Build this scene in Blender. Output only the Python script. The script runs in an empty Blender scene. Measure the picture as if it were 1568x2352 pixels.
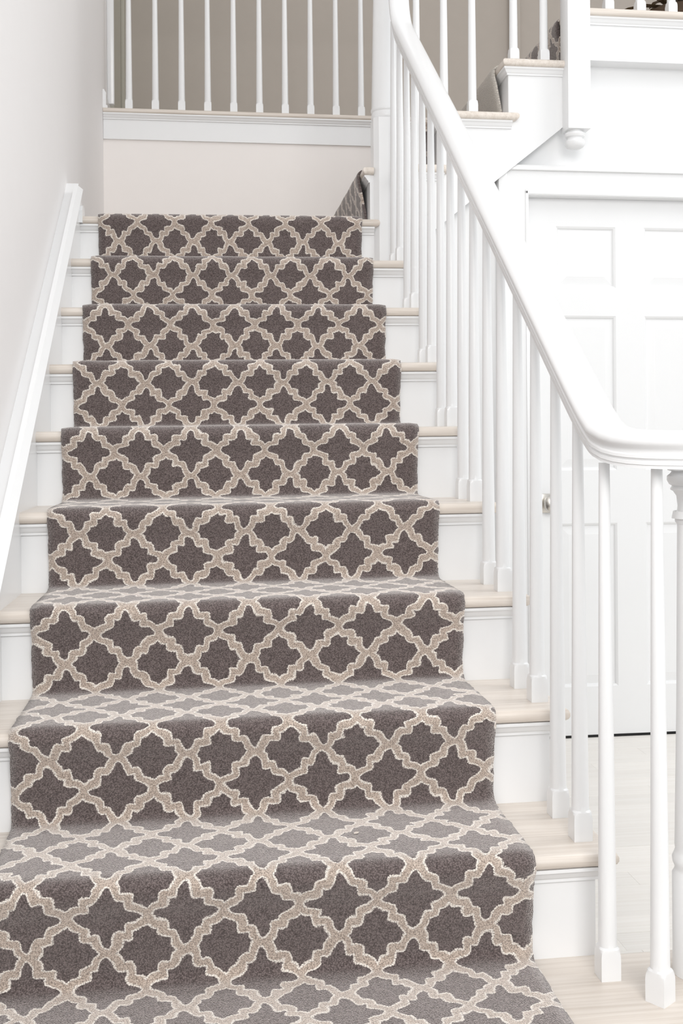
import bpy, bmesh, math, random
from mathutils import Vector, Matrix, noise
random.seed(7)
sc = bpy.context.scene
COL = sc.collection
R, T = .1922, .254            # rise and going of the lower flight
R2 = .197                     # rise of the upper flight
TILT = .008                   # lower flight is sheared, dropping a few millimetres towards the left
F = 2480.0
# ------------------------------------------------------------------ camera
cam = bpy.data.cameras.new('camera'); co = bpy.data.objects.new('camera', cam); COL.objects.link(co)
yaw, roll = .1247, -.007
fw = Vector((math.sin(yaw), math.cos(yaw), 0)); rt = Vector((math.cos(yaw), -math.sin(yaw), 0)); up = Vector((0, 0, 1))
r2 = math.cos(roll)*rt + math.sin(roll)*up; u2 = -math.sin(roll)*rt + math.cos(roll)*up
M = Matrix((r2, u2, -fw)).transposed().to_4x4(); M.translation = Vector((0, -1.3231, 1.1152))
co.matrix_world = M
cam.sensor_fit = 'VERTICAL'; cam.sensor_height = 36; cam.sensor_width = 24
cam.lens = 36*F/2352; cam.shift_x = 0; cam.shift_y = -(1176-1017.46)/2352; cam.clip_start = .05
sc.camera = co
# ------------------------------------------------------------------ light
w = bpy.data.worlds.new('world'); sc.world = w; w.use_nodes = True
bg = w.node_tree.nodes['Background']; bg.inputs[0].default_value = (.955, .98, 1, 1); bg.inputs[1].default_value = .74
def area(name, loc, target, sx, sy, power, col):
    l = bpy.data.lights.new(name, 'AREA'); l.shape = 'RECTANGLE'; l.size = sx; l.size_y = sy; l.energy = power; l.color = col
    o = bpy.data.objects.new(name, l); COL.objects.link(o); o.location = loc
    o.rotation_euler = (Vector(target)-Vector(loc)).to_track_quat('-Z', 'Y').to_euler(); return o
area('front_fill_light', (.5, -3.0, 2.7), (.15, 2.4, 1.5), 1.8, 1.8, 84, (1, .985, .965))  # unseen area light added behind the camera to brighten risers and landing wall
area('right_fill_light', (4.0, .7, 4.3), (-.3, 1.3, 1.5), 2.2, 2.2, 56, (1, .995, .985))  # unseen area light added high on the right to brighten the left wall
vs = sc.view_settings; vs.view_transform = 'Standard'; vs.look = 'None'; vs.gamma = 1; vs.use_curve_mapping = False; vs.exposure = .22
# ------------------------------------------------------------------ materials
def newmat(name):
    m = bpy.data.materials.new(name); m.use_nodes = True
    return m, m.node_tree, m.node_tree.nodes['Principled BSDF']
def nd(nt, typ, **kw):
    n = nt.nodes.new(typ)
    for k, v in kw.items(): setattr(n, k, v)
    return n
def paint(name, col, rough=.4, bump=.05, var=.02, scale=14, coat=0):
    m, nt, b = newmat(name)
    tc = nd(nt, 'ShaderNodeTexCoord')
    n = nd(nt, 'ShaderNodeTexNoise'); n.inputs['Scale'].default_value = scale; n.inputs['Detail'].default_value = 4
    nt.links.new(tc.outputs['Object'], n.inputs['Vector'])
    mx = nd(nt, 'ShaderNodeMix', data_type='RGBA')
    mx.inputs[6].default_value = (*[c*(1-var) for c in col], 1); mx.inputs[7].default_value = (*[min(1, c*(1+var)) for c in col], 1)
    nt.links.new(n.outputs['Fac'], mx.inputs[0]); nt.links.new(mx.outputs[2], b.inputs['Base Color'])
    b.inputs['Roughness'].default_value = rough
    b.inputs['Coat Weight'].default_value = coat; b.inputs['Coat Roughness'].default_value = .12
    n2 = nd(nt, 'ShaderNodeTexNoise'); n2.inputs['Scale'].default_value = 60; n2.inputs['Detail'].default_value = 3
    nt.links.new(tc.outputs['Object'], n2.inputs['Vector'])
    bp = nd(nt, 'ShaderNodeBump'); bp.inputs['Strength'].default_value = bump; bp.inputs['Distance'].default_value = .002
    nt.links.new(n2.outputs['Fac'], bp.inputs['Height']); nt.links.new(bp.outputs[0], b.inputs['Normal'])
    return m
def wood(name, c0, c1, rough=.35, axis=0, seedloc=(0, 0, 0), coat=.15):
    m, nt, b = newmat(name)
    tc = nd(nt, 'ShaderNodeTexCoord'); oi = nd(nt, 'ShaderNodeObjectInfo')
    mp = nd(nt, 'ShaderNodeMapping'); s = [105, 105, 105]; s[axis] = 3.0; mp.inputs['Scale'].default_value = s; mp.inputs['Location'].default_value = seedloc
    ad = nd(nt, 'ShaderNodeVectorMath', operation='MULTIPLY_ADD')
    cb = nd(nt, 'ShaderNodeCombineXYZ')
    for i in range(3): nt.links.new(oi.outputs['Random'], cb.inputs[i])
    ad.inputs[1].default_value = (37, 51, 23)
    nt.links.new(cb.outputs[0], ad.inputs[0]); nt.links.new(tc.outputs['Object'], ad.inputs[2])
    nt.links.new(ad.outputs[0], mp.inputs['Vector'])
    n = nd(nt, 'ShaderNodeTexNoise'); n.inputs['Scale'].default_value = 1; n.inputs['Detail'].default_value = 6; n.inputs['Roughness'].default_value = .65; n.inputs['Distortion'].default_value = .5
    nt.links.new(mp.outputs[0], n.inputs['Vector'])
    cr = nd(nt, 'ShaderNodeValToRGB'); e = cr.color_ramp.elements
    e[0].position = .3; e[0].color = (*c0, 1); e[1].position = .62; e[1].color = (*c1, 1)
    nt.links.new(n.outputs['Fac'], cr.inputs[0])
    hs = nd(nt, 'ShaderNodeHueSaturation')
    mr = nd(nt, 'ShaderNodeMapRange'); mr.inputs['To Min'].default_value = .95; mr.inputs['To Max'].default_value = 1.03
    nt.links.new(oi.outputs['Random'], mr.inputs[0]); nt.links.new(mr.outputs[0], hs.inputs['Value'])
    nt.links.new(cr.outputs[0], hs.inputs['Color']); nt.links.new(hs.outputs[0], b.inputs['Base Color'])
    b.inputs['Roughness'].default_value = rough; b.inputs['Coat Weight'].default_value = coat; b.inputs['Coat Roughness'].default_value = .2
    bp = nd(nt, 'ShaderNodeBump'); bp.inputs['Strength'].default_value = .06; bp.inputs['Distance'].default_value = .001
    nt.links.new(n.outputs['Fac'], bp.inputs['Height']); nt.links.new(bp.outputs[0], b.inputs['Normal'])
    return m
WHITE = paint('white_gloss_paint', (.83, .832, .835), .3, .04, .006, coat=.25)
WALL = paint('wall_paint', (.89, .868, .86), .6, .05, .01)
WARM = paint('landing_wall_paint', (.88, .838, .812), .6, .05, .01)
TAUPE = paint('hall_wall_paint', (.48, .435, .39), .7, .05, .03)
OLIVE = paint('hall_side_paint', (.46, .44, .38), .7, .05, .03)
OAK = wood('pale_oak_tread', (.63, .555, .485), (.77, .705, .64), .36, 0)
OAKY = wood('pale_oak_tread_lengthwise', (.63, .555, .485), (.77, .705, .64), .36, 1)
PLANK = wood('bleached_oak_floor', (.83, .79, .74), (.89, .86, .82), .4, 0)
def metal():
    m, nt, b = newmat('brushed_nickel'); b.inputs['Metallic'].default_value = 1; b.inputs['Roughness'].default_value = .28
    n = nd(nt, 'ShaderNodeTexNoise'); n.inputs['Scale'].default_value = 40
    mx = nd(nt, 'ShaderNodeMix', data_type='RGBA'); mx.inputs[6].default_value = (.55, .52, .48, 1); mx.inputs[7].default_value = (.7, .67, .62, 1)
    nt.links.new(n.outputs['Fac'], mx.inputs[0]); nt.links.new(mx.outputs[2], b.inputs['Base Color']); return m
NICKEL = metal()
DARK = paint('dark_gap', (.03, .03, .03), .9)  # painted as shade in the door gaps; also backs the floor planks
LEAF = paint('dry_brown_leaf', (.10, .065, .03), .7, .1, .3)
POT = paint('dark_wicker', (.08, .05, .03), .8, .3, .3)

P_, Q_ = .130, .134
def carpet(name, ux0, vx0, plain=None):
    m, nt, b = newmat(name)
    def mt(op, a, c=None, d=None):
        n = nd(nt, 'ShaderNodeMath', operation=op)
        for i, x in enumerate((a, c, d)):
            if x is None: continue
            if isinstance(x, (int, float)): n.inputs[i].default_value = x
            else: nt.links.new(x, n.inputs[i])
        return n.outputs[0]
    uv = nd(nt, 'ShaderNodeUVMap'); uv.uv_map = 'UVMap'
    # hand-tufted wobble
    n0 = nd(nt, 'ShaderNodeTexNoise', noise_dimensions='2D'); n0.inputs['Scale'].default_value = 26; n0.inputs['Detail'].default_value = 1.5
    nt.links.new(uv.outputs[0], n0.inputs['Vector'])
    sb = nd(nt, 'ShaderNodeVectorMath', operation='SUBTRACT'); sb.inputs[1].default_value = (.5, .5, .5)
    nt.links.new(n0.outputs['Color'], sb.inputs[0])
    ma = nd(nt, 'ShaderNodeVectorMath', operation='MULTIPLY_ADD'); ma.inputs[1].default_value = (.017, .017, 0)
    nt.links.new(sb.outputs[0], ma.inputs[0]); nt.links.new(uv.outputs[0], ma.inputs[2])
    # loops
    vo = nd(nt, 'ShaderNodeTexVoronoi', voronoi_dimensions='2D', feature='F1'); vo.inputs['Scale'].default_value = 410; vo.inputs['Randomness'].default_value = .85
    nt.links.new(uv.outputs[0], vo.inputs['Vector'])
    # pattern position snapped to the loops so that the line edges come out knobbly
    lp = nd(nt, 'ShaderNodeVectorMath', operation='SUBTRACT')
    nt.links.new(vo.outputs['Position'], lp.inputs[0])
    nt.links.new(uv.outputs[0], lp.inputs[1])
    k = nd(nt, 'ShaderNodeVectorMath', operation='SCALE'); k.inputs['Scale'].default_value = .7
    nt.links.new(lp.outputs[0], k.inputs[0])
    ps = nd(nt, 'ShaderNodeVectorMath', operation='ADD'); nt.links.new(k.outputs[0], ps.inputs[0]); nt.links.new(ma.outputs[0], ps.inputs[1])
    sx = nd(nt, 'ShaderNodeSeparateXYZ'); nt.links.new(ps.outputs[0], sx.inputs[0])
    def fold(o, off, per):
        x = mt('MULTIPLY_ADD', o, 2/per, -off*2/per)
        x = mt('PINGPONG', x, 1.0)          # 0 at a cell centre, 1 half a repeat away
        return x
    a = fold(sx.outputs[0], ux0, P_); c = fold(sx.outputs[1], vx0, Q_)
    hi = mt('MAXIMUM', a, c); lo = mt('MINIMUM', a, c)
    pts = [(1.0, 0.0), (.85, .07), (.755, .19), (.685, .42), (.52, .425), (.435, .435)]
    d = None
    for (x0, y0), (x1, y1) in zip(pts, pts[1:]):
        vx, vy = x1-x0, y1-y0; L2 = vx*vx+vy*vy
        px = mt('SUBTRACT', hi, x0); py = mt('SUBTRACT', lo, y0)
        h = mt('ADD', mt('MULTIPLY', px, vx/L2), mt('MULTIPLY', py, vy/L2))
        n = nd(nt, 'ShaderNodeClamp'); nt.links.new(h, n.inputs[0]); h = n.outputs[0]
        ex = mt('MULTIPLY_ADD', h, -vx, px); ey = mt('MULTIPLY_ADD', h, -vy, py)
        q = mt('ADD', mt('MULTIPLY', ex, ex), mt('MULTIPLY', ey, ey))
        d = q if d is None else mt('MINIMUM', d, q)
    d = mt('MULTIPLY', mt('SQRT', d), P_/2)          # metres from the trellis line
    cr = nd(nt, 'ShaderNodeMapRange', interpolation_type='LINEAR'); cr.inputs['From Min'].default_value = .0093; cr.inputs['From Max'].default_value = .0086
    nt.links.new(d, cr.inputs[0]); line = cr.outputs[0]
    ce = nd(nt, 'ShaderNodeMapRange'); ce.inputs['From Min'].default_value = .0061; ce.inputs['From Max'].default_value = .0050
    nt.links.new(d, ce.inputs[0]); core = ce.outputs[0]
    # colours with loop-to-loop variation
    wn = nd(nt, 'ShaderNodeTexWhiteNoise', noise_dimensions='2D'); nt.links.new(vo.outputs['Position'], wn.inputs['Vector'])
    def mixc(f, A, B):
        n = nd(nt, 'ShaderNodeMix', data_type='RGBA')
        if isinstance(f, float): n.inputs[0].default_value = f
        else: nt.links.new(f, n.inputs[0])
        for i, x in ((6, A), (7, B)):
            if isinstance(x, tuple): n.inputs[i].default_value = (*x, 1)
            else: nt.links.new(x, n.inputs[i])
        return n.outputs[2]
    g = mixc(wn.outputs['Value'], (.092, .071, .068), (.215, .172, .166))
    beige = mixc(wn.outputs['Value'], (.44, .35, .29), (.66, .55, .47)); cream = mixc(wn.outputs['Value'], (.80, .72, .645), (.92, .855, .79))
    if plain: colr = mixc(wn.outputs['Value'], tuple(x*.9 for x in plain), plain)
    else: colr = mixc(line, g, mixc(core, cream, beige))
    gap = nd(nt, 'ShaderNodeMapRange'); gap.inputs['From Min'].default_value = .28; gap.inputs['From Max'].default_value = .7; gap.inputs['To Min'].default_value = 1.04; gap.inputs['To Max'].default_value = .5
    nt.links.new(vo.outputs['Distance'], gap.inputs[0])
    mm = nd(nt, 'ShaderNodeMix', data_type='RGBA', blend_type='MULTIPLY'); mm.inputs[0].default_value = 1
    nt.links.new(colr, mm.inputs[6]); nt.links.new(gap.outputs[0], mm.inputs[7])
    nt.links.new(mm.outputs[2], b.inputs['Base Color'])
    b.inputs['Roughness'].default_value = .95; b.inputs['Specular IOR Level'].default_value = .1
    sw = mt('MULTIPLY_ADD', line, .35, .80) if not plain else mt('ADD', .15, 0.0); sw = mt('MULTIPLY', sw, mt('MULTIPLY_ADD', wn.outputs['Value'], .3, .75)); nt.links.new(sw, b.inputs['Sheen Weight']); b.inputs['Sheen Roughness'].default_value = .5; b.inputs['Sheen Tint'].default_value = (1.0, .955, .925, 1)
    hgt = mt('SUBTRACT', 1.0, vo.outputs['Distance'])
    hgt = mt('ADD', hgt, mt('MULTIPLY', line, .8))
    bp = nd(nt, 'ShaderNodeBump'); bp.inputs['Strength'].default_value = .6; bp.inputs['Distance'].default_value = .0018
    nt.links.new(hgt, bp.inputs['Height']); nt.links.new(bp.outputs[0], b.inputs['Normal'])
    return m
# ------------------------------------------------------------------ object helpers
def pinv(o, parent):
    if parent is not None:
        o.parent = parent; o.matrix_parent_inverse = Matrix.Translation(-parent.location) if parent.parent is None else Matrix.Translation(-parent.matrix_basis.translation)
def link(name, me, mat, parent=None, loc=None):
    o = bpy.data.objects.new(name, me); COL.objects.link(o)
    if mat and not me.materials: me.materials.append(mat)
    if loc is not None: o.location = loc
    pinv(o, parent); return o
def mesh(name, V, Fc, smooth=False):
    me = bpy.data.meshes.new(name); me.from_pydata([tuple(v) for v in V], [], Fc); me.update()
    bm = bmesh.new(); bm.from_mesh(me); bmesh.ops.remove_doubles(bm, verts=bm.verts, dist=1e-6); bmesh.ops.recalc_face_normals(bm, faces=bm.faces); bm.to_mesh(me); bm.free()
    if smooth:
        for p in me.polygons: p.use_smooth = True
        try: me.set_sharp_from_angle(angle=math.radians(35))
        except Exception: pass
    return me
def sub(obj_name, V, Fc, mat, parent=None, smooth=False, loc=None): return link(obj_name, mesh(obj_name, V, Fc, smooth), mat, parent, loc)
def boxvf(x0, x1, y0, y1, z0, z1, bev=0):
    bm = bmesh.new(); bmesh.ops.create_cube(bm, size=1)
    for v in bm.verts: v.co = Vector(((x0+x1)/2+v.co.x*(x1-x0), (y0+y1)/2+v.co.y*(y1-y0), (z0+z1)/2+v.co.z*(z1-z0)))
    if bev: bmesh.ops.bevel(bm, geom=bm.edges[:], offset=bev, segments=2, profile=.5, affect='EDGES')
    bm.verts.index_update(); V = [v.co.copy() for v in bm.verts]; Fc = [[v.index for v in f.verts] for f in bm.faces]; bm.free(); return V, Fc
def box(name, b, mat, parent=None, bev=0, tilt=False):
    V, Fc = boxvf(*b, bev)
    if tilt: V = [tl(v) for v in V]
    return sub(name, V, Fc, mat, parent, smooth=bev > 0)
def tl(v): return Vector((v[0], v[1], v[2]+TILT*v[0]))
def prism(poly, axis, a0, a1):
    """extrude polygon of 2D pts along axis: axis 0 -> pts are (y,z), axis 1 -> (x,z), axis 2 -> (x,y)"""
    def mk(p, a):
        return ((a, p[0], p[1]), (p[0], a, p[1]), (p[0], p[1], a))[axis]
    n = len(poly); V = [mk(p, a0) for p in poly]+[mk(p, a1) for p in poly]
    Fc = [list(range(n)), list(range(2*n-1, n-1, -1))]+[[i, (i+1) % n, n+(i+1) % n, n+i] for i in range(n)]
    return V, Fc
def loft(rings, cap=True):
    n = len(rings[0]); V = [p for r in rings for p in r]; Fc = []
    for k in range(len(rings)-1):
        for i in range(n):
            j = (i+1) % n; Fc.append([k*n+i, k*n+j, (k+1)*n+j, (k+1)*n+i])
    if cap: Fc.append(list(range(n))[::-1]); Fc.append(list(range((len(rings)-1)*n, len(rings)*n)))
    return V, Fc
def lathe(prof, seg=28, c=(0, 0), z0=0):
    return loft([[(c[0]+r*math.cos(2*math.pi*i/seg), c[1]+r*math.sin(2*math.pi*i/seg), z0+z) for i in range(seg)] for r, z in prof])
def join(*parts):
    V, Fc = [], []
    for v, f in parts:
        k = len(V); V += list(v); Fc += [[i+k for i in q] for q in f]
    return V, Fc
def thing(name, label, cat, loc=(0, 0, 0), group=None):
    o = bpy.data.objects.new(name, None); COL.objects.link(o); o.location = loc; o.empty_display_size = .1
    o['label'] = label; o['category'] = cat
    if group: o['group'] = group
    return o
def tag(o, label, cat, group=None):
    o['label'] = label; o['category'] = cat
    if group: o['group'] = group
    return o
def struct(o): o['kind'] = 'structure'; return o
def sroot(name, loc):
    o = bpy.data.objects.new(name, None); COL.objects.link(o); o.location = loc; o['kind'] = 'structure'; return o

# ------------------------------------------------------------------ dimensions
XL, XS, XE = -.435, .684, .719          # skirt face, outer string face, tread end
XW = -.474                              # plaster face of the left wall
YB = 3.91                               # back wall of the landing
Z10 = 10*R; ZH = Z10+4*R2               # landing and upstairs hall
YS = 2.525                              # face of the upper flight's string
YW = 2.595                              # wall with the door
# ------------------------------------------------------------------ room shell
struct(box('wall_left', (XW-.12, XW, -2.4, 4.17, 0, 5.2), WALL))
struct(box('wall_back', (XW, 1.6, YB, YB+.12, 0, ZH-.03), WARM))
V, Fc = prism([(.70, 0), (1.187, 0), (1.187, 2.045), (1.955, 2.045), (1.955, 0), (4.2, 0), (4.2, ZH-.03), (1.40, ZH-.03), (1.40, 2.36), (.70, 1.80)], 1, YW, YW+.08)
struct(sub('wall_right', V, Fc, WHITE))
struct(box('wall_upper', (-.62, 4.4, 5.35, 5.45, ZH, 5.2), TAUPE))
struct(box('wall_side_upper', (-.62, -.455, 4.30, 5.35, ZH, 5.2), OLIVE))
struct(box('ceiling', (-.62, 4.4, 2.2, 5.45, 5.2, 5.3), WALL))
hf = sroot('floor_upper', (1.4, 3.9, ZH))
box('hall_floorboards', (1.36, 4.2, 2.535, 5.35, ZH-.03, ZH), OAK, hf)
box('balcony_floorboards', (XW, 1.36, YB+.005, 5.35, ZH-.03, ZH), OAK, hf)
box('landing_boards', (XL, .70, 2.57, YB, Z10-.025, Z10), OAK, hf)
# upper-left door casing and baseboard beside the balcony
struct(box('trim_1', (XW, XW+.034, 4.13, 4.16, ZH+.095, 5.2), WHITE, None, .004))
V, Fc = prism([(XW, ZH), (XW+.022, ZH), (XW+.022, ZH+.012), (XW+.015, ZH+.016), (XW+.015, ZH+.074), (XW+.010, ZH+.082), (XW+.006, ZH+.09), (XW, ZH+.09)], 1, YB-.02, 4.16)
struct(sub('baseboard_left', V, Fc, WHITE))
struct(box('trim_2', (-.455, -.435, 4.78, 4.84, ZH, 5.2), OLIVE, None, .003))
struct(box('trim_3', (1.93, 1.99, 5.31, 5.35, ZH, 5.2), TAUPE, None, .004))
# floor
fl = box('floor', (-.9, 4.2, -2.4, YW+.3, -.05, -.012), DARK); struct(fl)
pw = .083; y = -.55; row = 0; pm = {}
while y < YW-.001:
    y1 = min(y+pw, YW)
    x = -.44+((row*.37) % 1)*-.9 if y > .56 else -.44-((row*.37) % 1)*.9
    x = .30-((row*.37) % 1)*.9
    while x < 3.4:
        L = .9 if (row+int(x*3)) % 3 else 1.2
        x0, x1 = max(x, .15), min(x+L, 3.4)
        if x1-x0 > .05:
            key = (round(x1-x0, 3), round(y1-y, 3))
            if key not in pm:
                V, Fc = boxvf(0, key[0]-.0003, .0002, key[1]-.0002, -.012, 0, .0004); pm[key] = mesh('plank', V, Fc)
            link('plank', pm[key], PLANK, fl, (x0, y, random.uniform(-.0002, .0002)))
        x += L
    y += pw; row += 1
# ------------------------------------------------------------------ door and its casing
dr = sroot('door_1', (1.19, 2.60, 0))
DX0, DX1, DH = 1.1935, 1.951, 2.0345
YD = 2.602
cols = ((1.309, 1.541), (1.654, 1.886)); rows = ((.19, .806), (1.006, 1.588), (1.694, 1.924))
box('door_slab', (DX0, DX1, YD+.014, YD+.036, .008, DH), WHITE, dr)
for a, b_ in ((DX0, cols[0][0]), (cols[0][1], cols[1][0]), (cols[1][1], DX1)): box('stile', (a, b_, YD, YD+.015, .008, DH), WHITE, dr)
for z0, z1 in ((.008, rows[0][0]), (rows[0][1], rows[1][0]), (rows[1][1], rows[2][0]), (rows[2][1], DH)):
    for c in cols: box('rail', (c[0], c[1], YD, YD+.015, z0, z1), WHITE, dr)
def panel(x0, x1, z0, z1):
    def ring(i, y): return [(x0+i, y, z0+i), (x1-i, y, z0+i), (x1-i, y, z1-i), (x0+i, y, z1-i)]
    return loft([ring(0, YD+.0005), ring(.006, YD+.004), ring(.010, YD+.0105), ring(.013, YD+.0105), ring(.040, YD+.006), ring(.042, YD+.0055)], True)
for c in cols:
    for q in rows:
        V, Fc = panel(c[0], c[1], q[0], q[1]); sub('door_panel', V, Fc[:-2]+[Fc[-1]], WHITE, dr)
kx, kz = 1.262, .884
kn = box('door_plate', (kx-.028, kx+.028, YD-.007, YD, kz-.036, kz+.036), NICKEL, dr, .003); kn['label'] = 'square brushed nickel rosette'
V, Fc = loft([[(kx+r*.72*math.cos(2*math.pi*i/28), YD-yy, kz+r*math.sin(2*math.pi*i/28)) for i in range(28)] for r, yy in ((.012, .006), (.011, .028), (.020, .034), (.030, .046), (.032, .056), (.028, .066), (.016, .072), (.004, .0735))])
k2 = sub('door_knob', V, Fc, NICKEL, dr, True); k2['label'] = 'oval brushed nickel knob'
struct(box('gap_shade_bottom', (DX0, DX1, YD+.004, YD+.03, 0, .008), DARK))  # black strip painting in the shade of the gap under the door
struct(box('gap_shade_top', (1.180, 1.955, YD+.018, YD+.03, 2.0346, 2.07), DARK)); struct(box('gap_shade_side', (1.180, 1.1934, YD+.012, YD+.03, 0, 2.0346), DARK))  # black strips painting in the shade of the gaps above and beside the door
cs = sroot('trim_4', (1.09, 2.58, 0))
OX0, OX1, OH = 1.078, 2.05, 2.137
YC = 2.545
for nm, poly in (('casing_side', ((OX0, 0), (1.188, 0), (1.188, 2.028), (OX0, 2.120))), ('casing_side', ((1.954, 0), (OX1, 0), (OX1, 2.120), (1.954, 2.028))), ('casing_head', ((OX0, 2.120), (1.188, 2.028), (1.954, 2.028), (OX1, 2.120)))):
    V, Fc = prism(list(poly), 1, YC+.008, YW); sub(nm, V, Fc, WHITE, cs)
box('casing_band', (OX0-.004, OX0+.028, YC, YW, 0, 2.1175), WHITE, cs, .003)
box('casing_band', (OX1-.028, OX1+.004, YC, YW, 0, 2.1175), WHITE, cs, .003)
box('casing_band', (OX0-.004, OX1+.004, YC-.004, YW, 2.1175, OH), WHITE, cs, .003)
for nm, b_ in (('casing_bead', (1.176, 1.1895, YC+.004, YD+.002, 0, 2.047)), ('casing_bead', (1.952, 1.966, YC+.004, YD, 0, 2.047)), ('casing_bead', (1.176, 1.966, YC+.004, YD, 2.029, 2.050))):
    box(nm, b_, WHITE, cs, .005)
# ------------------------------------------------------------------ lower flight
st = thing('staircase', 'straight flight of pale oak treads and white risers rising beside the left wall', 'staircase', (.12, .25, 0))
def bull(outline_fn, ztop, th, lower=True, n=7):
    rr = th/2; rings = []
    for k in range(n+1):
        ph = -math.pi/2+math.pi*k/n
        rings.append([(x, y, ztop-rr+rr*math.sin(ph)) for x, y in outline_fn(rr*(1-math.cos(ph)))])
    V, Fc = loft(rings)
    return ([tl(v) for v in V] if lower else V), Fc
def cove_path(path, ztop, parent, lower=True):
    """a little cove moulding swept below the nosing; path runs along the face, the profile stands out to the right of it"""
    prof = [(0, 0), (.020, 0), (.020, -.006), (.015, -.010), (.010, -.018), (.006, -.022), (.006, -.027), (0, -.027)]
    n = len(path); rings = []
    for i in range(n):
        p = Vector(path[i]); d0 = (p-Vector(path[i-1])).normalized() if i else None; d1 = (Vector(path[i+1])-p).normalized() if i < n-1 else None
        if d0 is None: d0 = d1
        if d1 is None: d1 = d0
        n0 = Vector((d0.y, -d0.x)); n1 = Vector((d1.y, -d1.x)); nn = (n0+n1).normalized(); sc_ = 1/max(.3, nn.dot(n0))
        rings.append([(p.x+nn.x*o*sc_, p.y+nn.y*o*sc_, ztop+z) for o, z in prof])
    V, Fc = loft(rings)
    if lower: V = [tl(v) for v in V]
    return sub('cove_moulding', V, Fc, WHITE, parent)
TH = .028
for n in range(1, 11):
    z = n*R; y0 = n*T; y1 = (n+1)*T+.027 if n < 10 else 2.63
    yr = y0+.027                                      # face of this riser
    if n == 1:
        def ol(i):
            cx, cy, rad = .845, .397, .146-i
            return [(XL, y0+i), (cx, y0+i)]+[(cx+rad*math.sin(a), cy-rad*math.cos(a)) for a in [math.pi*k/14 for k in range(1, 14)]]+[(cx, cy+rad), (XS, cy+rad), (XS, y1), (XL, y1)]
        V, Fc = bull(ol, z, TH); sub('tread', V, Fc, OAK, st, True)
        poly = [(XL, yr), (.845, yr)]+[(.845+.119*math.sin(a), .397-.119*math.cos(a)) for a in [math.pi*k/12 for k in range(1, 12)]]+[(.845, .516), (XL, .516)]
        V, Fc = prism(poly, 2, 0, z-TH); sub('riser', [tl(v) for v in V], Fc, WHITE, st)
    else:
        xe = XE if n < 10 else .631
        def ol(i):
            if n == 10: return [(XL, y0+i), (xe-i, y0+i), (xe-i, y1), (XL, y1)]
            return [(XL, y0+i), (xe-i, y0+i), (xe-i, y1+.03-i), (XS, y1+.03-i), (XS, y1), (XL, y1)]
        V, Fc = bull(ol, z, TH); sub('tread', V, Fc, OAK, st, True)
        xr = XS if n < 10 else .615
        box('riser', (XL, xr, yr, yr+.018, z-R-.001, z-TH), WHITE, st, 0, True)
        if n < 10: cove_path([(XL, yr), (XS, yr), (XS, y1+.01)], z-TH, st)
        else: cove_path([(XL, yr), (.612, yr)], z-TH, st)
poly = [(T+.03, 0), (.40, 0), (10*T+.02, 8.15*R), (10*T+.02, 9*R-TH)]
for n in range(9, 1, -1): poly += [((n)*T+.0275, n*R-TH), ((n)*T+.0275, (n-1)*R-TH)]
V, Fc = prism(poly, 0, XS-.03, XS-.0005); sub('stringer', [tl(v) for v in V], Fc, WHITE, st)
# closed string (skirt board) on the wall, with its cap
sk = lambda y: .118+R/T*y
poly = [(T*.5, 0), (T*.5, sk(T*.5)), (2.52, sk(2.52)), (2.70, Z10+.01), (2.70, Z10-.03), (2.60, Z10-.25), (.7, 0)]
V, Fc = prism(poly, 0, XW, XL+.001); sub('skirt_board', V, Fc, WHITE, st)
prof = [(0, -.035), (.010, -.035), (.013, -.025), (.010, -.018), (.012, -.010), (.024, .006), (.028, .016), (.020, .026), (.012, .036), (0, .036)]
ye0, ye1 = T*.5, 2.46
rings = [[(XL+o-.004, ye+(-h*.6 if ye > 1 else 0), sk(ye)+h-(h*.6*R/T if ye > 1 else 0)) for o, h in prof] for ye in (ye0, ye1)]
V, Fc = loft(rings); sub('skirt_cap', V, Fc, WHITE, st)
V, Fc = prism([(2.53, Z10-.03), (2.53, Z10+.012), (2.545, Z10+.03), (2.57, Z10+.038), (2.60, Z10+.03), (2.615, Z10), (2.615, Z10-.03)], 0, XL, XL+.012); sub('skirt_block', V, Fc, WHITE, st)
# ------------------------------------------------------------------ balusters
def baluster_mesh(h, name='baluster', a=.0172, r0=.0160, r1=.0092, hb=.055):
    seg = 32; rings = []
    def ring(z, Rr, sq=True):
        out = []
        for i in range(seg):
            th = 2*math.pi*(i+.0)/seg; q = a/max(abs(math.cos(th)), abs(math.sin(th))) if sq else 9
            rad = min(q, Rr); out.append((rad*math.cos(th), rad*math.sin(th), z))
        return out
    rings.append(ring(0, .9)); rings.append(ring(hb*.64, a*1.415))
    for k in range(1, 8):
        u = k/7; rings.append(ring(hb*(.64+.36*u), a*1.415+(r0-a*1.415)*(1-math.sqrt(1-u*u))))
    rings.append(ring(hb+.01, r0*.985))
    for k in range(1, 7):
        u = k/6; rings.append(ring(hb+.01+(h-hb-.01)*u, r0*.985+(r1-r0*.985)*u))
    V, Fc = loft(rings); return mesh(name, V, Fc, True)
rl = thing('stair_railing', 'white banister with swept volute handrail on the open side of the lower stairs', 'railing', (.673, .45, R))
RB = .735                                             # underside of the rail above the nosing line
o1, o2 = .197, .072
mA, mB = baluster_mesh(RB+R/T*o2-TILT*.673+.006), baluster_mesh(RB+R/T*o1-TILT*.673+.006)
xb = .673
for n in range(2, 10):
    for o, m in ((o2, mA), (o1, mB)):
        link('baluster', m, WHITE, rl, (xb, n*T+o, n*R+TILT*xb))
ZR = 1.069                                            # underside of the level volute
CV = Vector((.832, .447))
def bal_at(x, y, rot, parent, z=R, top=ZR):
    b = link('baluster', baluster_mesh(top-z+.004), WHITE, parent, (x, y, z+TILT*x)); b.rotation_euler.z = rot; return b
bal_at(.676, .456, 0, rl); bal_at(.731, .366, .62, rl)
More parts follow.
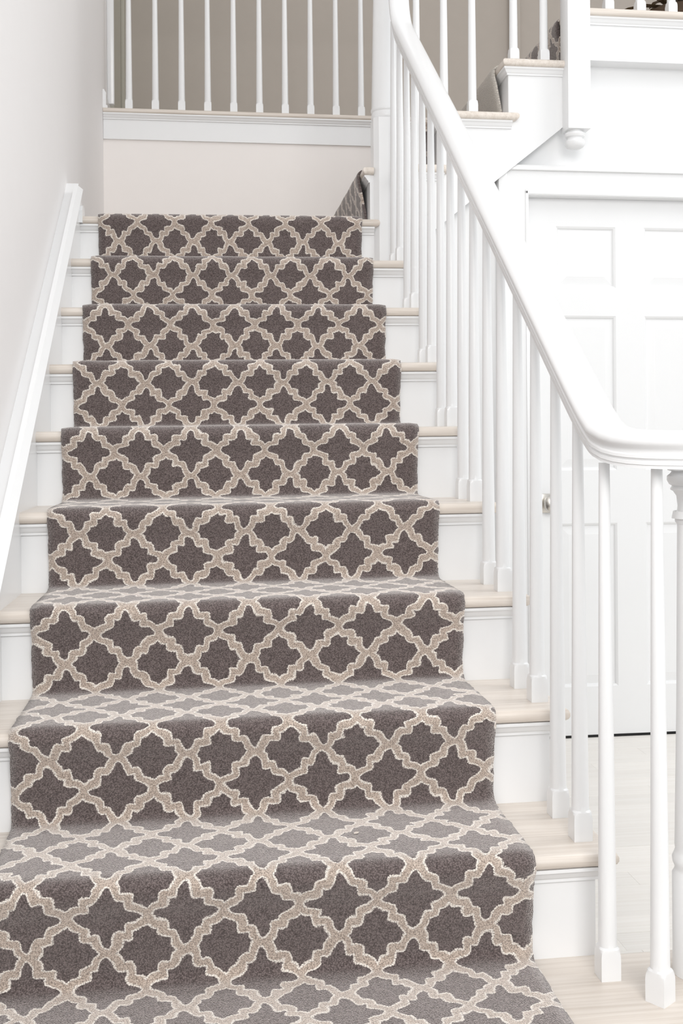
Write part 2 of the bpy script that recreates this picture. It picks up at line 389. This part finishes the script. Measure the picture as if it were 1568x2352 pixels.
bal_at(.862, .315, .1, rl); bal_at(.962, .41, .5, rl)
# handrail path: spiral, easement, straight, gooseneck
path = []
for k in range(40, -1, -1):
    a = math.radians(180+k*9.5); rad = .159-.09*(k/40)
    path.append(Vector((CV.x+rad*math.cos(a), CV.y+rad*math.sin(a), ZR)))
zr = lambda y: RB+R/T*y
ye = (ZR-RB)*T/R                                      # where the slope would meet the level
def zs(q, wd=.036): return ZR+R/T*wd*math.log1p(math.exp(min(40, (q-ye)/wd)))
n_sp = len(path); dist = 0                            # height eases along the plan length of the turn
for i in range(n_sp-1, -1, -1):
    if i < n_sp-1: dist += (path[i]-path[i+1]).to_2d().length
    path[i].z = zs(CV.y-dist)
for k in range(1, 25): path.append(Vector((xb, CV.y+.30*k/24, zs(CV.y+.30*k/24))))
y9 = CV.y+.30
yt = 2.30
for k in range(1, 9): path.append(Vector((xb, y9+(yt-y9)*k/8, zr(y9+(yt-y9)*k/8))))
p0 = path[-1]; ctl = Vector((xb, yt+.105, zr(yt+.105))); p2 = Vector((xb, yt+.115, zr(yt)+.22))
for k in range(1, 11):
    u = k/10; path.append((1-u)**2*p0+2*u*(1-u)*ctl+u*u*p2)
path.append(p2+Vector((0, 0, .14)))
q0 = path[-1]; 
for k in range(1, 9):
    u = k/8; path.append((1-u)**2*q0+2*u*(1-u)*(q0+Vector((0, 0, .07)))+u*u*(q0+Vector((0, .085, .07))))
path.append(path[-1]+Vector((0, .06, 0)))
hp = [(-.0225, 0), (.0225, 0), (.0225, .005), (.0245, .006), (.0245, .011), (.0225, .012), (.0235, .0145), (.0265, .0165), (.0265, .021), (.0245, .0235), (.0245, .028), (.027, .032), (.033, .037), (.0355, .043), (.034, .050), (.028, .0565), (.017, .061), (0, .0625)]
hp = hp+[(-x, z) for x, z in hp[::-1][1:-1]]
def sweep(path, prof):
    rings = []; last = None
    for i, p in enumerate(path):
        tg = (path[min(i+1, len(path)-1)]-path[max(i-1, 0)]).normalized()
        hz = Vector((tg.x, tg.y, 0))
        side = Vector((tg.y, -tg.x, 0)).normalized() if hz.length > .05 else last
        last = side; upv = side.cross(tg).normalized()
        rings.append([p+side*x+upv*z for x, z in prof])
    return loft(rings)
V, Fc = sweep(path, hp); sub('handrail', V, Fc, WHITE, rl, True)
V, Fc = lathe([(.040, 0), (.042, .006), (.046, .03), (.052, .042), (.048, .056), (.034, .062), (.002, .0635)], 28, (CV.x, CV.y), ZR); sub('volute_cap', V, Fc, WHITE, rl, True)
# starting newel inside the volute
pr = [(.040, 0), (.040, .17), (.0365, .176), (.0355, .182), (.039, .19), (.040, .198), (.0365, .206), (.0345, .212), (.0355, .22), (.031, .45), (.0275, .772), (.031, .777), (.0315, .785), (.0285, .789), (.034, .795), (.0365, .803), (.034, .811), (.0275, .816), (.0265, .825), (.0285, .842), (.034, .85), (.038, .852), (.0385, .855), (.0355, .859), (.0405, .862), (.0440, .869), (.0440, .876), (.038, .881), (.036, .884), (.043, .886), (.043, .8965), (.020, .8975)]
V, Fc = lathe([(r, z-.0205 if z > .8 else z) for r, z in pr], 32, (CV.x, CV.y), R+TILT*CV.x); sub('newel_post', V, Fc, WHITE, rl, True)
# landing newel
def chamfer_ring(c, a, ch, z): return [(c[0]+sx*(a if k == 0 else a-ch), c[1]+sy*(a-ch if k == 0 else a), z) for sx, sy, order in ((1, 1, (0, 1)), (-1, 1, (1, 0)), (-1, -1, (0, 1)), (1, -1, (1, 0))) for k in order]
cN = (.665, 2.602); aN = .052
V1, F1 = loft([chamfer_ring(cN, aN, .017, 9*R-.001), chamfer_ring(cN, aN, .017, 2.300)])
np_ = sub('newel_post', V1, F1, WHITE, rl)
V2, F2 = lathe([(.050, 2.2995), (.053, 2.303), (.0545, 2.312), (.053, 2.322), (.0525, 2.327), (.055, 2.331), (.0555, 2.338), (.053, 2.344), (.044, 2.75), (.040, 3.45), (.048, 3.46), (.050, 3.48), (.03, 3.5)], 32, cN); sub('newel_shaft', V2, F2, WHITE, np_, True)
# ------------------------------------------------------------------ upper flight
us = thing('staircase', 'upper flight of pale oak treads over a white panelled string beside the door', 'staircase', (.6, 2.6, Z10))
X11 = .572
YN = YS-.033                                          # nosing ends
zU = {n: Z10+(n-10)*R2 for n in range(10, 15)}
for n in (11, 12, 13, 14):
    x0 = X11+(n-11)*T; x1 = x0+T+.027; z = zU[n]
    if n < 14:
        xend = min(x1+.033, 1.345) if n == 13 else x1+.033
        yf = YN if n > 11 else YN
        def ol(i):
            if n == 11: return [(x0+i, YB), (x0+i, 2.552+i), (.612, 2.552+i), (.612, 2.656), (.72, 2.656), (.72, YN+i), (xend-i, YN+i), (xend-i, YS), (x1, YS), (x1, YB)]
            return [(x0+i, YB), (x0+i, YN+i), (xend-i, YN+i), (xend-i, YS), (x1, YS), (x1, YB)]
        V, Fc = bull(ol, z, TH, False); sub('tread', V, Fc, OAKY, us, True)
    else:
        V, Fc = prism([(x0+.012, z-TH), (x0+.002, z-TH*.8), (x0, z-TH*.5), (x0+.002, z-TH*.2), (x0+.012, z), (1.36, z), (1.36, z-TH)], 1, 2.545, YB); sub('tread', V, Fc, OAKY, us, True)
    ys0 = YS+.002 if n > 11 else 2.57
    if n == 14: ys0 = 2.545
    box('riser', (x0+.027, x0+.045, ys0, YB, z-R2, z-TH), WHITE, us)
    if n in (12, 13): cove_path([(x0+.027, YB), (x0+.027, YS), ((x1+.01) if n == 12 else 1.325, YS)], z-TH, us, False)
    elif n == 11: cove_path([(.72, YS), (x1+.01, YS)], z-TH, us, False); cove_path([(x0+.027, YB), (x0+.027, 2.568)], z-TH, us, False)
bz = lambda x: 2.043+.80*(x-1.024)
poly = [(.717, bz(.717)), (1.40, bz(1.40)), (1.40, zU[13]-TH)]
for n in (13, 12): 
    xr = X11+(n-11)*T+.0285; poly += [(xr, zU[n]-TH), (xr, zU[n-1]-TH)]
poly += [(.717, zU[11]-TH)]
V, Fc = prism(poly, 1, YS, YW+.01); sub('stringer', V, Fc, WHITE, us)
# string board against the back wall
wz = lambda x: Z10+.10+(x-X11)*R2/T
V, Fc = prism([(.16, Z10), (.16, wz(.16)+.27), (.30, wz(.30)+.16), (.62, wz(.62)+.16), (.62, Z10)], 1, YB-.022, YB); sub('skirt_board', V, Fc, WHITE, us)
# hall edge to the right of the hanging post
he = sroot('trim_7', (1.41, YS, ZH-.17))
def oln(i): return [(1.385+i, 2.545), (1.392+i, YN+i), (4.2, YN+i), (4.2, 2.545)]
V, Fc = bull(oln, ZH, TH, False); sub('nosing', V, Fc, OAK, he, True)
cove_path([(1.40, YS), (4.2, YS)], ZH-TH, he, False)
box('fascia_board', (1.40, 4.2, YS, YW+.0, ZH-.185, ZH-TH), WHITE, he)
# ------------------------------------------------------------------ upper railings
ur = thing('stair_railing', 'white balusters and hanging newel post with turned drop on the upper stairs', 'railing', (.87, 2.565, zU[12]))
px0, px1, py0, py1 = 1.311, 1.396, 2.458, 2.543
zp = 2.252
hpst = box('newel_post', (px0, px1, py0, py1, zp, ZH+1.1), WHITE, ur, .002)
V, Fc = lathe([(.030, 0), (.030, -.004), (.036, -.008), (.038, -.015), (.035, -.022), (.028, -.026), (.027, -.029), (.033, -.033), (.0375, -.041), (.036, -.051), (.030, -.059), (.018, -.065), (.003, -.067)], 28, ((px0+px1)/2-.004, (py0+py1)/2), zp); sub('drop_finial', V, Fc, WHITE, hpst, True)
yb2 = 2.557
mU = {}
for n, xs in ((11, (.772,)), (12, (.874, .980)), (13, (1.137, 1.252))):
    for x in xs:
        h = .80+(x-X11-(n-11)*T)*R2/T
        k = round(h, 3)
        if k not in mU: mU[k] = baluster_mesh(h)
        link('baluster', mU[k], WHITE, ur, (x, yb2, zU[n]))
V, Fc = sweep([Vector((.70, yb2, zU[11]+.79+(.70-X11)*R2/T)), Vector((1.33, yb2, zU[11]+.79+(1.33-X11)*R2/T))], hp); sub('handrail', V, Fc, WHITE, ur, True)
hr = thing('hall_railing', 'row of white balusters on the hall edge beyond the hanging post', 'railing', (1.5, 2.56, ZH))
mH = baluster_mesh(.86)
for k in range(8): link('baluster', mH, WHITE, hr, (1.502+.1235*k, yb2, ZH))
V, Fc = sweep([Vector((1.40, yb2, ZH+.85)), Vector((2.6, yb2, ZH+.85))], hp); sub('handrail', V, Fc, WHITE, hr, True)
# ------------------------------------------------------------------ balcony across the landing
ba = sroot('trim_8', (.3, YB, ZH-.145))
V, Fc = bull(lambda i: [(XW+.001, YB+.05), (XW+.001, YB-.034+i), (1.30, YB-.034+i), (1.30, YB+.05)], ZH+.001, .024, False); sub('nosing', V, Fc, OAK, ba, True)
cove_path([(XW+.001, YB-.012), (1.30, YB-.012)], ZH-.023, ba, False)
box('fascia_board', (XW+.001, 1.30, YB-.012, YB+.002, ZH-.143, ZH-.023), WHITE, ba)
br = thing('balcony_railing', 'row of slender white balusters on the balcony across the landing', 'railing', (-.36, YB+.02, ZH))
for k in range(11): link('baluster', mH, WHITE, br, (-.354+.1245*k, YB+.018, ZH))
V, Fc = sweep([Vector((XW, YB+.018, ZH+.85)), Vector((.96, YB+.018, ZH+.85))], hp); sub('handrail', V, Fc, WHITE, br, True)
# ------------------------------------------------------------------ runners
CT = .011
def resample(pts, step):
    out = [Vector(pts[0])]
    for a, b_ in zip(pts, pts[1:]):
        a, b_ = Vector(a), Vector(b_); n = max(1, math.ceil((b_-a).length/step))
        for k in range(1, n+1): out.append(a.lerp(b_, k/n))
    return out
def smooth(pts, it=3):
    for _ in range(it):
        pts = [pts[0]]+[(pts[i-1]+pts[i]*2+pts[i+1])/4 for i in range(1, len(pts)-1)]+[pts[-1]]
    return pts
def step_profile(n0, n1, rise, going, zbase, last=.75, first=True, s0=0, waterfall=.0):
    """(distance along the flight, height) of the carpet's face over steps n0..n1; also the index at which each nosing sits"""
    pts = []; marks = []
    if first: pts += [(n0*going+.016-s0, zbase+(n0-1)*rise+.004)]
    for n in range(n0, n1+1):
        z = zbase+n*rise; y = n*going-s0; c = CT
        pts += [(y+.016, z-rise+.03), (y+.004, z-.060), (y-.004, z-.040)]
        for k in range(7):
            a = math.radians(190-k*16.7); rr = .0255
            pts.append((y+.0145+rr*math.cos(a), z-.0145+rr*math.sin(a)))
        marks.append((n, len(pts)-4))
        if n < n1: pts += [(y+.09, z+c), (y+going-.02, z+c), (y+going+.008, z+c+.004), (y+going+.0155, z+c+.014)]
        else: pts += [(y+.09, z+c), (y+last, z+c)]
    return pts
def runner(name, prof, w0, w1, mat, along_y=True, lower=True, vref=None, vscale=1.0, seed=0):
    P = smooth(resample([Vector((a, z, 0)) for a, z in prof], .006), 4)
    arc = [0]
    for a, b_ in zip(P, P[1:]): arc.append(arc[-1]+(b_-a).length)
    nx = 44; V = []; uvs = []; Fc = []; m = len(P)
    for lay in (0, 1):
        for i, p in enumerate(P):
            tg = (P[min(i+1, m-1)]-P[max(i-1, 0)]).normalized(); nrm = Vector((-tg.y, tg.x, 0))
            for j in range(nx+1):
                w = w0+(w1-w0)*j/nx
                if j in (0, nx): w += .0022*noise.noise(Vector((arc[i]*28, j+seed, 0)))+.0018*noise.noise(Vector((arc[i]*110, j+seed, 3)))
                b_ = p+nrm*(.0014*noise.noise(Vector((w*9, arc[i]*9, seed+1)))-(0 if lay == 0 else .0095))
                if lay == 0 and j in (0, nx): b_ = b_-nrm*.003
                V.append((w, b_.x, b_.y) if along_y else (b_.x, w, b_.y)); uvs.append((w, arc[i]))
    k = m*(nx+1); id_ = lambda l, i, j: l*k+i*(nx+1)+j
    for i in range(m-1):
        for j in range(nx):
            Fc.append([id_(0, i, j), id_(0, i, j+1), id_(0, i+1, j+1), id_(0, i+1, j)]); Fc.append([id_(1, i, j), id_(1, i+1, j), id_(1, i+1, j+1), id_(1, i, j+1)])
        for j in (0, nx): Fc.append([id_(0, i, j), id_(0, i+1, j), id_(1, i+1, j), id_(1, i, j)])
    for i in (0, m-1):
        for j in range(nx): Fc.append([id_(0, i, j), id_(0, i, j+1), id_(1, i, j+1), id_(1, i, j)])
    # pattern repeat: 3.5 rows per step, so scale the arc length step by step
    if vref: vm = vref(P, arc)
    else: vm = lambda a: a
    if lower: V = [tl(v) for v in V]
    me = bpy.data.meshes.new(name); me.from_pydata([tuple(v) for v in V], [], Fc); me.update()
    bm = bmesh.new(); bm.from_mesh(me); bm.verts.ensure_lookup_table(); bmesh.ops.recalc_face_normals(bm, faces=bm.faces); 
    ul = bm.loops.layers.uv.new('UVMap')
    for f in bm.faces:
        f.smooth = True
        for lo in f.loops: u, a = uvs[lo.vert.index]; lo[ul].uv = (u, vm(a))
    bm.to_mesh(me); bm.free()
    return link(name, me, mat)
def vref_lower(P, arc):
    # arc length at 0.057 m below the top of every riser; that row is a rounded-cell row on odd steps and half a repeat off on even ones
    marks = []
    for n in range(1, 11):
        zt = n*R-(.057 if n < 10 else .088); best = min(range(len(P)), key=lambda i: (abs(P[i].y-zt)+3*max(0, abs(P[i].x-n*T)-.05)))
        marks.append((arc[best], ((n-5)*3.5 if n < 10 else 17)*Q_))
    def f(a):
        if a <= marks[0][0]: return marks[0][1]+(a-marks[0][0])
        for (a0, v0), (a1, v1) in zip(marks, marks[1:]):
            if a <= a1: return v0+(v1-v0)*(a-a0)/(a1-a0)
        return marks[-1][1]+(a-marks[-1][0])
    return f
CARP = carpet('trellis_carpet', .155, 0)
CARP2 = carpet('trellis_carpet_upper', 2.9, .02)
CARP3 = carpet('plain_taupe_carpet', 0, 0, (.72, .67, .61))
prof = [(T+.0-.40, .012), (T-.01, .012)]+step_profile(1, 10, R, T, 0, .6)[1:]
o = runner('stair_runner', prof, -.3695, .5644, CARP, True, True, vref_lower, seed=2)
tag(o, 'grey stair runner with cream trellis pattern down the middle of the lower stairs', 'carpet')
# second flight: s runs along +x, offset so that step 11 sits at X11
pu = [(X11+.016, Z10+.014)]
def ustep(n, to_next=True):
    x = X11+(n-11)*T; z = zU[n]; q = [(x+.016, z-R2+.03), (x-.004, z-.060), (x-.010, z-.040)]
    for k in range(7):
        a = math.radians(190-k*16.7); q.append((x+.0145+.0255*math.cos(a), z-.0145+.0255*math.sin(a)))
    q += [(x+.09, z+CT), (x+T-.006, z+CT)]
    return q
o = runner('stair_runner', pu+ustep(11)+[(X11+T+.012, zU[11]+CT+.012)]+ustep(12), 2.635, 3.72, CARP2, False, False, seed=5)
tag(o, 'grey trellis runner glimpsed edge-on on the first risers above the landing', 'carpet')
o = runner('carpet_strip', [(X11+2*T+.016, zU[12]+.014)]+ustep(13), 2.60, 3.76, CARP3, False, False, seed=8)
tag(o, 'plain taupe carpet strip behind the two balusters under the hanging post', 'carpet')
o = runner('stair_runner', [(X11+3*T+.016, zU[13]+.014)]+ustep(14), 2.62, 3.72, CARP2, False, False, seed=11)
tag(o, 'grey trellis runner on the top riser behind the hanging post', 'carpet')
# ------------------------------------------------------------------ little things
V, Fc = loft([[(.006*math.cos(2*math.pi*i/8)*s, .003*math.sin(2*math.pi*i/8)*s, z) for i in range(8)] for s, z in ((.6, 0), (1, .001), (.9, .0025), (.4, .0032))])
crumb = sub('wood_chip', V, Fc, OAKY, None, True, (.268, 2*T+.13, 2*R+CT+TILT*.268+.0015)); crumb.rotation_euler.z = .5
tag(crumb, 'tiny tan wood chip lying on the carpeted tread', 'debris')
pl = thing('potted_plant', 'dark dried plant in a wicker pot upstairs behind the hall balusters', 'plant', (1.98, 3.0, ZH))
V, Fc = lathe([(.08, 0), (.10, .05), (.12, .14), (.125, .20), (.11, .21), (.10, .19)], 20, (1.98, 3.0), ZH); sub('pot', V, Fc, POT, pl, True)
for k in range(46):
    a = random.uniform(0, 2*math.pi); el = random.uniform(.2, 1.35); Lf = random.uniform(.18, .34); wd = random.uniform(.008, .02)
    base = Vector((1.98+random.uniform(-.05, .05), 3.0+random.uniform(-.05, .05), ZH+.19)); dr_ = Vector((math.cos(a)*math.cos(el), math.sin(a)*math.cos(el), math.sin(el))); sd = Vector((-math.sin(a), math.cos(a), 0))
    V = []; 
    for q in range(5):
        u = q/4; c = base+dr_*Lf*u+Vector((0, 0, -.28*u*u*Lf*1.6)); ww = wd*math.sin(math.pi*(.12+.86*u)); V += [c-sd*ww+Vector((0, 0, .003)), c+Vector((0, 0, -.002)), c+sd*ww+Vector((0, 0, .003))]
    Fc = []
    for q in range(4): Fc += [[q*3, q*3+1, q*3+4, q*3+3], [q*3+1, q*3+2, q*3+5, q*3+4]]
    sub('leaf', V, Fc, LEAF, pl, True)
